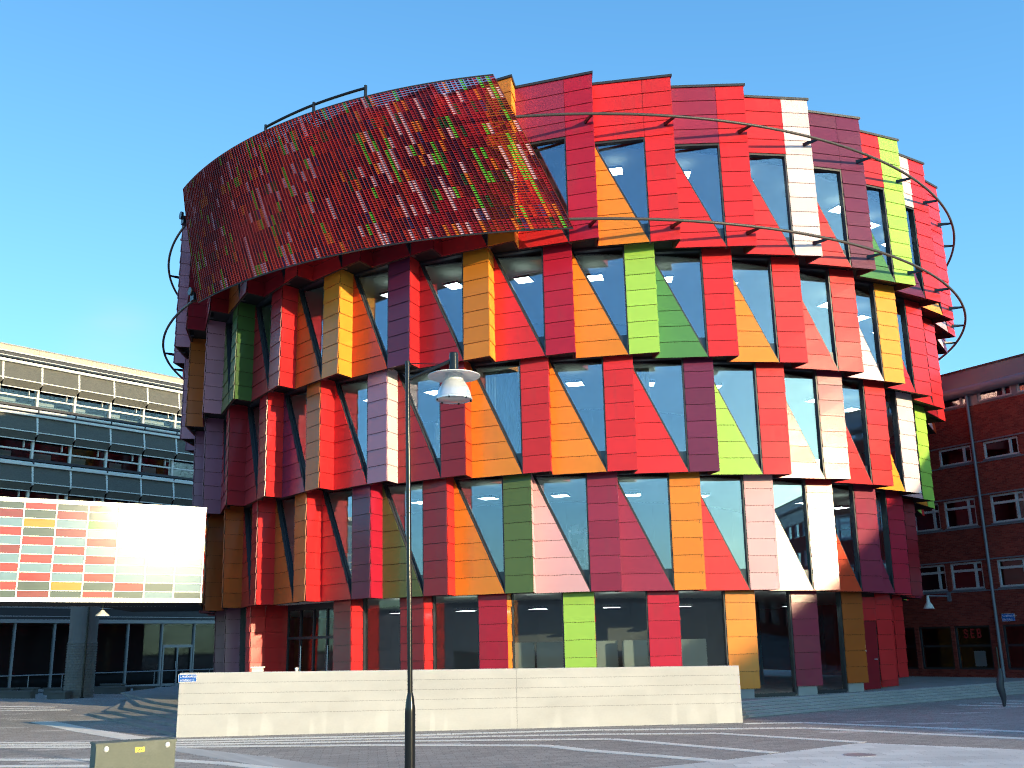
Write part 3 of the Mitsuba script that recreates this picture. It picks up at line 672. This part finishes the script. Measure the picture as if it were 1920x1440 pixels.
# ------------------------------------------------------------------ brick building on the right, running on towards the viewer beyond the frame
BB = thing('brick_building', 'dark red brick building with grey attic at the right edge', 'building')
F = Frame(BR_O, BR_D); ZR = 15.6
def brick_run(key, s0, s1, ztop, windows):
    """outer wall with openings, grey attic, eaves"""
    z_att = ztop - 3.05 if ztop < ZR else rowz['attic'][0] - .12
    xs = sorted({s0, s1, *[w[0] for w in windows], *[w[1] for w in windows]})
    mb = MB()
    ops = windows
    for a0, a1 in zip(xs[:-1], xs[1:]):
        zcur = 0.0
        for w in sorted([w for w in ops if w[0] <= a0 + 1e-6 and w[1] >= a1 - 1e-6 and w[2] < z_att], key=lambda w: w[2]):
            if w[2] > zcur: mb.add(F.box(a0, a1, -.35, 0, zcur, w[2]))
            zcur = w[3]
        mb.add(F.box(a0, a1, -.35, 0, zcur, z_att))
    part(key, 'wall', mb.mesh(), 'brick_mat')
    mb = MB()
    for a0, a1 in zip(xs[:-1], xs[1:]):
        zcur = z_att
        for w in sorted([w for w in ops if w[0] <= a0 + 1e-6 and w[1] >= a1 - 1e-6 and w[2] >= z_att], key=lambda w: w[2]):
            if w[2] > zcur: mb.add(F.box(a0, a1, -.35, -.02, zcur, w[2]))
            zcur = w[3]
        mb.add(F.box(a0, a1, -.35, -.02, zcur, ztop - 1.25))
    part(key, 'attic_wall', mb.mesh(), 'zinc')
    part(key, 'eaves', tube([F.p(s0, .12, ztop - 1.25), F.p(s1, .12, ztop - 1.25)], .25, 16), 'zinc', smooth=50)
    part(key, 'roof_band', F.box(s0, s1, -.6, -.25, ztop - 1.25, ztop - .08), 'zinc')
    part(key, 'roof_edge', F.box(s0, s1, -.7, -.18, ztop - .08, ztop), 'dark_trim')
    part(key, 'back_block', F.box(s0, s1, -9.0, -4.0, 0, ztop - .2), 'brick_mat')
    part(key, 'roof', F.box(s0, s1, -9.0, -.35, ztop - .35, ztop - .2), 'dark_trim')
    part(key, 'end_wall', F.box(s0 - .01, s0 + .3, -9.0, -.36, 0, ztop - .4), 'brick_mat')
    part(key, 'end_wall', F.box(s1 - .3, s1 + .01, -9.0, -.36, 0, ztop - .4), 'brick_mat')
    part(key, 'dark_interior', F.box(s0 + .31, s1 - .31, -3.2, -3.1, 0.2, ztop - .5), 'dark_room')
    for zc in sorted({round(w[2] - .9, 2) for w in windows if w[2] > 2}):
        part(key, 'storey_floor', F.box(s0 + .31, s1 - .31, -3.1, -.36, zc, zc + .25), 'dark_room')
def brick_window(key, w, style):
    s0, s1, z0, z1 = w
    e, o0, o1 = .09, -.16, -.06
    tm = s0 + (s1 - s0) * .76
    bars = [(s0, s1, z0, z0 + e), (s0, s1, z1 - e, z1), (s0, s0 + e, z0 + e, z1 - e), (s1 - e, s1, z0 + e, z1 - e)]
    if style == 'wide': bars += [(tm - .06, tm + .06, z0 + e, z1 - e)]
    if style == 'tall':
        zt2 = z0 + (z1 - z0) * .70
        bars += [(tm - .06, tm + .06, z0 + e, z1 - e), (s0 + e, tm - .06, zt2 - .06, zt2 + .06), (tm + .06, s1 - e, zt2 - .06, zt2 + .06)]
    if style == 'shop': bars += [(s0 + e, s1 - e, z0 + (z1 - z0) * .54 - .05, z0 + (z1 - z0) * .54 + .05)]
    mb = MB()
    for b in bars: mb.add(F.box(b[0], b[1], o0, o1, b[2], b[3]))
    wk = part(key, 'window', mb.mesh(), 'dark_trim' if style == 'shop' else 'frame_grey')
    part(wk, 'pane', F.quad(s0 + .02, s1 - .02, -.11, z0 + .02, z1 - .02), 'clear_glass' if style == 'shop' else 'glass')
    if style != 'shop':
        part(wk, 'sill', F.box(s0 - .05, s1 + .05, -.06, .05, z0 - .06, z0), 'zinc')
    return wk
h = F.hit
rowz = {'attic': (h(1831, 754)[1], h(1831, 721)[1]), 'r3': (h(1843, 862)[1], h(1843, 829)[1]), 'r2': (h(1771, 992)[1], h(1771, 941)[1]), 'r1': (h(1783, 1107)[1], h(1783, 1057)[1]), 'g': (h(1793, 1255)[1], h(1793, 1174)[1])}
WIN = []
def sx_(a, b, y): return h(a, y)[0], h(b, y)[0]
base = {'attic': sx_(1831, 1896, 735), 'r3': sx_(1843, 1910, 840), 'r2': sx_(1771, 1831, 965), 'r1': sx_(1783, 1844, 1080), 'g': sx_(1793, 1860, 1215)}
prevs = {'attic': sx_(1762, 1811, 750), 'r3': sx_(1760, 1822, 857), 'r2': sx_(1712, 1763, 975), 'r1': sx_(1717, 1774, 1085), 'g': sx_(1726, 1787, 1218)}
nxt = {'attic': h(1904, 720)[0], 'r3': None, 'r2': h(1858, 955)[0], 'r1': h(1871, 1075)[0], 'g': h(1884, 1215)[0]}
for kx, (z0, z1) in rowz.items():
    st = 'wide' if kx in ('attic', 'r3') else 'shop' if kx == 'g' else 'tall'
    a0, a1 = base[kx]; b0, b1 = prevs[kx]; wd = a1 - a0
    period = a0 - b0
    if kx in ('attic', 'r3'): first, per = b0, period
    else: first, per = b0, period
    WIN.append((b0, b1, z0, z1, st)); WIN.append((a0, a1, z0, z1, st))
    s = nxt[kx] if nxt[kx] else a0 + per
    while s + wd < 43.5:
        WIN.append((s, s + wd, z0, z1, st)); s += per if s > a1 + per * .9 else max(per, wd + .5)
    s = b0 - per
    while s > -5: WIN.append((s, s + wd * .95, z0, z1, st)); s -= per
brick_run(BB, -6.0, 44.0, ZR, [w[:4] for w in WIN])
shop_keys = []
for w in WIN:
    k = brick_window(BB, w[:4], w[4])
    if w[4] == 'shop': shop_keys.append((w, k))
for zc in ('r3', 'r2', 'r1'):
    part(BB, 'string_course', F.box(-6, 44, .0, .03, rowz[zc][0] - .13, rowz[zc][0] - .07), 'zinc')
    part(BB, 'string_course', F.box(-6, 44, .0, .03, rowz[zc][1] + .04, rowz[zc][1] + .10), 'zinc')
sp_ = h(1838, 920)[0]
part(BB, 'downpipe', tube([F.p(sp_, .12, .3), F.p(sp_, .12, ZR - 1.3)], .075, 10), 'zinc', smooth=50)
# letters on the shop pane
w, k = shop_keys[1]
m = meshkit.text_mesh('S E B', .42, .004, bold=True)
sc = (w[1] - w[0]) * .5 / m.vertices[:, 0].max()
part(k, 'lettering', (np.array([F.p(w[0] + (w[1] - w[0]) * .22 + x * sc, -.105 + z, w[2] + (w[3] - w[2]) * .72 + y) for x, y, z in m.vertices]), m.faces), 'dim_red')
part(k, 'poster', F.box(w[0] + (w[1] - w[0]) * .45, w[0] + (w[1] - w[0]) * .76, -.14, -.115, w[2] + .15, w[2] + (w[3] - w[2]) * .42), 'frame_grey')
s0, z0 = h(1880, 1165); s1, z1 = h(1902, 1150)
sign('street_sign', F, s0, s1, z0, z1, .01, ['Lindholms-', 'platsen'], 'small blue street name plate on the dark brick wall at right', .10)
wl = thing('wall_lamp', 'small lamp with pale shade on a bracket of the brick wall', 'lamp')
s0, z0 = h(1780, 1118)
part(wl, 'plate', F.box(s0 - .10, s0 + .10, .0, .05, z0 - .25, z0 + .15), 'zinc')
part(wl, 'arm', tube([F.p(s0, .05, z0), F.p(s0 - .6, .9, z0 + .05)], .035, 8), 'zinc')
pz = F.p(s0 - .6, .9, z0)
part(wl, 'shade', lathe([(.06, .05), (.09, -.25), (.24, -.50), (.26, -.58), (.22, -.58), (.05, -.22)][::-1], 24, pz), 'lamp_white', smooth=30)
# the same row goes on to the right beyond the frame; it shades that side of the plaza
bk = thing('brick_wing', 'long brick wing continuing the right-hand row beside the plaza, out of the picture', 'building')
ws = []
for z0 in (4.4, 7.7, 11.0):
    for a_ in np.arange(46.0, 125.0, 4.2): ws.append((a_, a_ + 2.6, z0, z0 + 1.6, 'wide'))
for a_ in np.arange(46.0, 124.0, 4.2): ws.append((a_, a_ + 2.8, 1.0, 3.2, 'shop'))
brick_run(bk, 44.02, 128.0, ZR - .02, [w[:4] for w in ws])
for w in ws: brick_window(bk, w[:4], w[4])

# slim pole with furled cloth on the right of the plaza
P0 = at_z(1883, 1325)
pk = thing('banner_pole', 'slim dark pole with furled dark cloth round its foot, right side of the plaza', 'pole')
zt_ = at_y(1869, 1213, P0[1])[2]
part(pk, 'pole', tube([(P0[0], P0[1], 0), (P0[0], P0[1], zt_)], .035, 8), 'black_steel', smooth=50)
zc = np.linspace(.02, 1.25, 14)
part(pk, 'cloth', tube([(P0[0] + .03 * math.sin(z * 7), P0[1] + .02, z) for z in zc], [.05][0] + .075 * np.sin(np.pi * np.clip(zc / 1.35, 0, 1)) ** 1.3, 12), 'dark_panel', smooth=50)

# ------------------------------------------------------------------ office block with blinds on the left
OB = thing('screened_office_block', 'long office block with rows of dark fabric blinds at the left', 'building')
F = Frame((-34.6, 66.0), (.657, .754)); BW = 2.64
zz = lambda py: F.hit(0, py)[1]
SA, SB = -16.5, 33.0
def run(name, y0, y1, o0, o1, mat, **k): part(OB, name, F.box(SA, SB, o0, o1, zz(y1), zz(y0)), mat, **k)
part(OB, 'rear_block', F.box(SA, SB, -14, -3.5, 0, zz(645)), 'beige_panel')
part(OB, 'roof_slab', F.box(SA, SB, -3.5, -.6, zz(650), zz(645)), 'dark_panel')
run('roof_edge', 641, 643, -3.6, .06, 'grey_metal')
nb = int((SB - SA) / 1.9)
for i in range(nb):
    a = SA + (SB - SA) * i / nb
    part(OB, 'parapet_panel', F.box(a + .006, a + (SB - SA) / nb - .006, -.25, 0, zz(653.5), zz(643.2)), 'beige_panel')
run('gutter', 653.8, 655.8, -.25, .10, 'white_metal')
run('shade_recess', 656, 671, -1.2, -.75, 'dark_panel')
run('shade_blade', 656.5, 662.5, -.5, .05, 'dark_panel')
run('shade_edge', 663, 664, -.4, .12, 'white_metal')
rows = [(671, 676, 708, 721, 735, 752), (768.5, 773, 804, 818, 836, 853), (865, 868, 901, 915, 931, 953)]
bays = np.arange(math.floor(SA / BW) + 1, math.floor(SB / BW) + 1)
s_first = F.hit(3.5, 690)[0]
edges = [s_first + BW * b for b in range(-5, 13)]
rng = np.random.default_rng(5)
for ri, (yb, y0, yl, y1, yw, ysp) in enumerate(rows):
    run('box_rail', yb, y0, -.02, .30, 'white_metal')
    part(OB, 'back_wall', F.box(SA, SB, -3.4, -3.2, zz(ysp), zz(y1 - 40)), 'dark_room')
    part(OB, 'room_ceiling', F.box(SA, SB, -3.2, -.3, zz(y0 + 2) , zz(y0) + .1), 'interior_wall')
    z_lo, z_hi, z_l = zz(y1), zz(y0 + .3), zz(yl)
    for e0, e1 in zip(edges[:-1], edges[1:]):
        # blind hangs out a little at its foot
        q = lambda d: [F.p(e0 + .07, .42 + d, z_l), F.p(e1 - .07, .42 + d, z_l), F.p(e1 - .07, .10 + d, z_hi), F.p(e0 + .07, .10 + d, z_hi)]
        bk = part(OB, 'sun_blind', hexa(q(-.015), q(0)), 'fabric_blind')
        q2 = lambda d: [F.p(e0 + .07, .12 + d, z_lo), F.p(e1 - .07, .12 + d, z_lo), F.p(e1 - .07, .41 + d, z_l - .02), F.p(e0 + .07, .41 + d, z_l - .02)]
        part(bk, 'lower_flap', hexa(q2(-.015), q2(0)), 'fabric_blind')
        part(bk, 'bar', F.box(e0 + .05, e1 - .05, .40, .46, z_l - .035, z_l + .03), 'white_metal')
        part(bk, 'foot_bar', F.box(e0 + .05, e1 - .05, .09, .16, z_lo - .06, z_lo + .0), 'white_metal')
        q3 = [F.p(e0 - .06, -.1, z_hi), F.p(e0 + .06, -.1, z_hi), F.p(e0 + .06, .16, z_hi), F.p(e0 - .06, .16, z_hi)]
        q4 = [F.p(e0 - .06, .0, z_lo + .25), F.p(e0 + .06, .0, z_lo + .25), F.p(e0 + .06, .40, z_l - .12), F.p(e0 - .06, .40, z_l - .12)]
        part(OB, 'blind_arm', hexa(q4, q3), 'white_metal')
        part(OB, 'mullion', F.box(e0 - .07, e0 + .07, -.35, -.08, zz(ysp), zz(y1 - 3)), 'white_metal')
        part(OB, 'mullion', F.box(e1 - .62, e1 - .57, -.35, -.12, zz(yw - 4), zz(y1 - 3)), 'white_metal')
        # window strip with sill boards and things standing behind it
        wk = part(OB, 'window', F.box(e0 + .08, e1 - .08, -.34, -.14, zz(yw + 1.5), zz(yw - 1.5)), 'white_metal')
        part(wk, 'pane', F.quad(e0 + .07, e1 - .07, -.22, zz(ysp), zz(y1 - 4)), 'clear_glass')
        mid = zz(yw + 2); lo = zz(ysp - 1)
        if ri == 0:
            part(OB, 'desk_screen', F.box(e0 + .3, e0 + 1.0 + rng.random(), -.7, -.66, lo + .25, mid - .02), 'white_metal')
            part(OB, 'desk', F.box(e0 + .1, e1 - .2, -1.3, -.6, lo + .1, lo + .2), 'pale_partition')
        else:
            a = e0 + .3 + rng.random() * .5
            part(OB, 'desk_screen', F.box(a, a + .8 + .5 * rng.random(), -1.0, -.95, lo + .1, mid + .15 * rng.random()), 'pale_partition')
    run('shade_blade', ysp + 1, ysp + 5.5, -.1, .22, 'dark_panel')
    if ri < 2:
        zc = zz(ysp + 10); rr = (zz(ysp + 6.5) - zz(ysp + 12)) / 2
        for e0, e1 in zip(edges[:-1], edges[1:]):
            part(OB, 'blind_case', tube([F.p(e0 + .06, .16, zc), F.p(e1 - .06, .16, zc)], rr, 12), 'white_metal', smooth=50)
            part(OB, 'case_holder', F.box(e0 - .07, e0 + .07, -.1, .22, zc - rr, zc + rr * 1.5), 'dark_panel')
        run('slab_edge', ysp + 5, ysp + 14, -.3, -.10, 'grey_metal')
# storeys behind and under the bridge
part(OB, 'lower_wall', F.box(SA, SB, -.4, -.1, zz(1161), zz(960)), 'dark_panel')
for y in (1138, 1155): part(OB, 'cladding_line', F.box(SA, SB, -.1, -.05, zz(y) - .03, zz(y) + .03), 'grey_metal')
part(OB, 'shopfront_head', F.box(SA, SB, -.3, .12, zz(1168), zz(1161)), 'grey_metal')
gz0, gz1 = 0.05, zz(1168)
for e0, e1 in zip(edges[:-1], edges[1:]):
    wk = part(OB, 'shop_window', MB().add(F.box(e0 - .05, e0 + .05, -.3, .0, gz0, gz1)).add(F.box(e0 + .05, e1 - .05, -.3, -.05, gz0, gz0 + .18)).mesh(), 'grey_metal')
    part(wk, 'pane', F.quad(e0, e1, -.16, gz0 + .1, gz1), 'shop_glass')
part(OB, 'shop_interior', F.box(SA, SB, -3.4, -3.3, 0, gz1), 'dark_room')
part(OB, 'shop_floor', F.box(SA, SB, -3.3, -.3, -.05, .03), 'dark_room')
ed = min(edges, key=lambda e: abs(e - F.hit(307, 1230)[0]))
dk = part(OB, 'entrance_door', MB().add(F.box(ed + .1, ed + 2.5, -.06, .04, 2.75, 2.95)).add(F.box(ed + 1.25, ed + 1.35, -.06, .04, 0, 2.75)).add(F.box(ed + .1, ed + .2, -.06, .04, 0, 2.75)).add(F.box(ed + 2.4, ed + 2.5, -.06, .04, 0, 2.75)).mesh(), 'grey_metal')
part(dk, 'handle', tube([F.p(ed + 1.15, .08, 1.3), F.p(ed + 1.15, .08, 1.8)], .02, 6), 'lamp_alu')
# handrail in front of the shop windows
hr = thing('handrail', 'grey steel handrail along the dark shop windows behind the bridge column', 'railing')
part(hr, 'top_rail', tube([F.p(SA, 1.4, 1.15), F.p(18.5, 1.4, 1.15)], .035, 8), 'grey_metal')
for s in np.arange(SA, 18.5, 2.2): part(hr, 'post', tube([F.p(s, 1.4, 0), F.p(s, 1.4, 1.12)], .03, 6), 'grey_metal')

# ------------------------------------------------------------------ bridge between the two
SB_ = thing('footbridge', 'enclosed footbridge with sunlit red, grey and orange panels at the left', 'bridge')
b1 = np.array([-12.0, 39.5]); b0 = np.array([-18.0, 35.75]); bd = (b1 - b0) / np.linalg.norm(b1 - b0)
F = Frame(b0 - bd * 9.0, bd); L1 = 9.0 + float(np.linalg.norm(b1 - b0)) ; BZ0, BZ1 = 4.16, 7.80; DEP = 3.4
part(SB_, 'deck', F.box(0, L1 - .07, -DEP, -.06, BZ0, BZ0 + .2), 'soffit')
part(SB_, 'roof', F.box(0, L1 - .07, -DEP, -.06, BZ1 - .2, BZ1), 'white_metal')
part(SB_, 'rear_wall', F.box(0, L1, -DEP - .1, -DEP, BZ0, BZ1), 'white_metal')
part(SB_, 'end_wall', F.box(L1 - .06, L1 - .0, -DEP, -.06, BZ0 + .2, BZ1 - .2), 'white_metal')
scene['bridge_frame'] = two(principled((.70, .70, .64), 0.35))
for nm, c in (('red', (.58, .03, .04)), ('wine', (.24, .03, .045)), ('orange', (.75, .22, .02)), ('green', (.08, .24, .06)), ('grey', (.085, .10, .10))):
    scene['glazed_' + nm] = two(principled(c, 0.09, spec=0.5))
scene['glazed_pale'] = two(principled((.13, .20, .27), 0.08, spec=0.8))
NR = 11; ph_ = (BZ1 - BZ0 - .16) / NR; pw = (L1 - (F.hit(36, 1050)[0])) / 6.02
grid = ["grgrgpgpgpg", ]
table = [  # columns from the frame's left edge: rows from the top
    'gwprpwprprg', 'rgogrprprgw', 'gwpwprprpog', 'rgnprprprgr', 'gpppppppprg', 'pgpppppppgp', 'gpppppppppg']
cmap = {'g': 'grey', 'w': 'wine', 'p': 'pale', 'r': 'red', 'o': 'orange', 'n': 'green', 's': 'pale'}
sE = F.hit(36, 1050)[0]
mb = MB()
for j in range(NR + 1):
    z = BZ1 - .08 - j * ph_; t_ = .08 if j in (0, NR) else .013
    mb.add(F.box(0, L1, -.06, .035, z - t_, z + t_))
ncol = int((sE - pw) / pw) + 1
cols = [sE + pw * (c - 1) for c in range(-ncol, 8)]
cols = [c for c in cols if 0 < c < L1 - .3] + [L1 - .05]
for c in cols: mb.add(F.box(c - .024, c + .024, -.06, .045, BZ0, BZ1))
part(SB_, 'frame', mb.mesh(), 'bridge_frame')
rng = np.random.default_rng(3)
for ci, (c0_, c1_) in enumerate(zip(cols[:-1], cols[1:])):
    ti = int(round((c0_ - (sE - pw)) / pw))
    for j in range(NR):
        ch = table[ti][j] if 0 <= ti < len(table) else rng.choice(list('grpwo'))
        zt2 = BZ1 - .08 - j * ph_ - .014; zb2_ = zt2 - ph_ + .028
        part(SB_, 'facade_panel', F.box(c0_ + .025, c1_ - .025, -.05, rng.uniform(.004, .012), zb2_, zt2), 'glazed_' + cmap[ch])
# the short leg that turns into the round building, panelled on its near side
r1 = Ring(1)
c1 = F.p(L1 - .02, -.07, 0)[:2]; c2 = r1.pol(math.radians(-78.0), 16.55, 0)[:2]
F2 = Frame(c1, c2 - c1); L2 = float(np.linalg.norm(c2 - c1))
part(SB_, 'leg_core', hexa([[*F.p(L1 - 3.2, -3.3, 0)[:2], BZ0], [*F2.p(0.05, -.08, 0)[:2], BZ0], [*F2.p(L2, -.08, 0)[:2], BZ0], [*F2.p(L2, -3.2, 0)[:2], BZ0]],
                           [[*F.p(L1 - 3.2, -3.3, 0)[:2], BZ1], [*F2.p(0.05, -.08, 0)[:2], BZ1], [*F2.p(L2, -.08, 0)[:2], BZ1], [*F2.p(L2, -3.2, 0)[:2], BZ1]]), 'soffit')
nl = 5; lw = L2 / nl
for c in range(nl):
    for j, ch in enumerate('rgrporprprgo'[:NR]):
        if c: ch = str(rng.choice(list('rgpwo')))
        zt2 = BZ1 - .08 - j * ph_ - .014; zb2_ = zt2 - ph_ + .028
        part(SB_, 'facade_panel', F2.box(c * lw + .03, (c + 1) * lw - .03, -.05, .005, zb2_, zt2), 'glazed_' + cmap[ch])
# its round column, ribbed below
cc = at_y(152, 1240, 60.0); cc[2] = 0
ck = thing('bridge_column', 'thick round concrete column with ribbed lower half, seen below the footbridge', 'column')
prof = [(0, 0), (.82, 0)]
for z in np.arange(.02, 3.05, .14): prof += [(.82, z), (.82, z + .07), (.775, z + .08), (.775, z + .13)]
part(ck, 'ribbed_foot', lathe(prof + [(.76, 3.14), (0, 3.14)], 40, (cc[0], cc[1], 0)), 'column_concrete', smooth=30)
part(ck, 'shaft', lathe([(0, 3.14), (.76, 3.14), (.84, 9.2), (0, 9.2)], 40, (cc[0], cc[1], 0)), 'column_concrete', smooth=30)
# slim mast in front of it and the lamp that hangs under the bridge
mp = at_z(153, 1309, 0)
mk = thing('slim_mast', 'thin black mast in front of the bridge column', 'pole')
part(mk, 'shaft', tube([(mp[0], mp[1], 0), (mp[0], mp[1], 7.5)], .055, 10), 'black_steel', smooth=50)
part(mk, 'foot', lathe([(0, 0), (.12, 0), (.12, .04), (.06, .06), (0, .06)], 16, (mp[0], mp[1], 0)), 'black_steel')
lpn = at_y(192, 1150, 38.6)
pk2 = thing('pendant_lamp', 'small pale bell lamp hanging under the footbridge', 'lamp')
part(pk2, 'rod', tube([(lpn[0], lpn[1], lpn[2] + .1), (lpn[0], lpn[1], BZ0 + .03)], .02, 6), 'black_steel')
part(pk2, 'shade', lathe([(.05, .12), (.10, .06), (.24, -.06), (.25, -.10), (.21, -.10), (.05, .04)][::-1], 24, lpn), 'lamp_white', smooth=30)
# low dark stone benches on the terrace edge, in the bridge's shade
def low_bench(px0, px1, py, dep, hgt, label):
    a, b = at_z(px0, py, 0), at_z(px1, py, 0)
    fr = Frame(a[:2], (b - a)[:2]); Ln = float(np.linalg.norm((b - a)[:2]))
    k = thing('stone_bench', label, 'bench', 'low dark stone benches on the plaza behind the footbridge')
    part(k, 'seat', fr.box(0, Ln, -dep, 0, hgt - .10, hgt), 'bench_concrete')
    part(k, 'base', fr.box(.08, Ln - .08, -dep + .06, -.05, 0, hgt - .10), 'bench_concrete')
for a, b, y, lb in ((-10, 56, 1310, 'long low dark stone bench cut by the left picture edge, nearest row'), (84, 122, 1311, 'short low dark stone bench in the nearest row, just left of the thin mast'),
                    (30, 62, 1302, 'low dark stone bench in the second row, near the left picture edge'), (78, 116, 1303, 'low dark stone bench in the second row, before the ribbed column'),
                    (-10, 22, 1303, 'low dark stone bench in the second row, cut by the left picture edge'), (164, 236, 1301, 'longest low dark stone bench, right of the ribbed column'),
                    (246, 282, 1300, 'low dark stone bench nearest the stepped terrace'), (186, 226, 1294, 'low dark stone bench farthest back, right of the ribbed column'), (66, 118, 1294, 'low dark stone bench farthest back, left of the ribbed column')):
    low_bench(a, b, y, .5, .42, lb)
# post box and bollards behind the wall, at the entrance
e0 = at_y(483, 1262, 34.0)
pb_ = thing('intercom_post', 'small pale intercom post before the red entrance pillar', 'post')
part(pb_, 'stem', tube([(e0[0], 34, ZP - .1), (e0[0], 34, e0[2] - .05)], .06, 10), 'white_metal')
part(pb_, 'box', MB().add(box(e0[0] - .16, e0[0] + .16, 33.9, 34.12, e0[2] - .05, e0[2] + .16)).mesh(), 'white_metal')
part(pb_, 'hood', MB().add(box(e0[0] - .2, e0[0] + .2, 33.84, 34.14, e0[2] + .16, e0[2] + .20)).mesh(), 'sign_white')
e1 = at_y(556, 1262, 34.4)
bl = thing('bollard_light', 'slim white bollard light at the building entrance behind the wall', 'bollard')
part(bl, 'post', tube([(e1[0], 34.4, ZP - .1), (e1[0], 34.4, e1[2] + .12)], .05, 10), 'white_metal')
part(bl, 'cap', lathe([(0, .12), (.06, .12), (.06, .17), (0, .18)], 14, (e1[0], 34.4, e1[2])), 'sign_white')
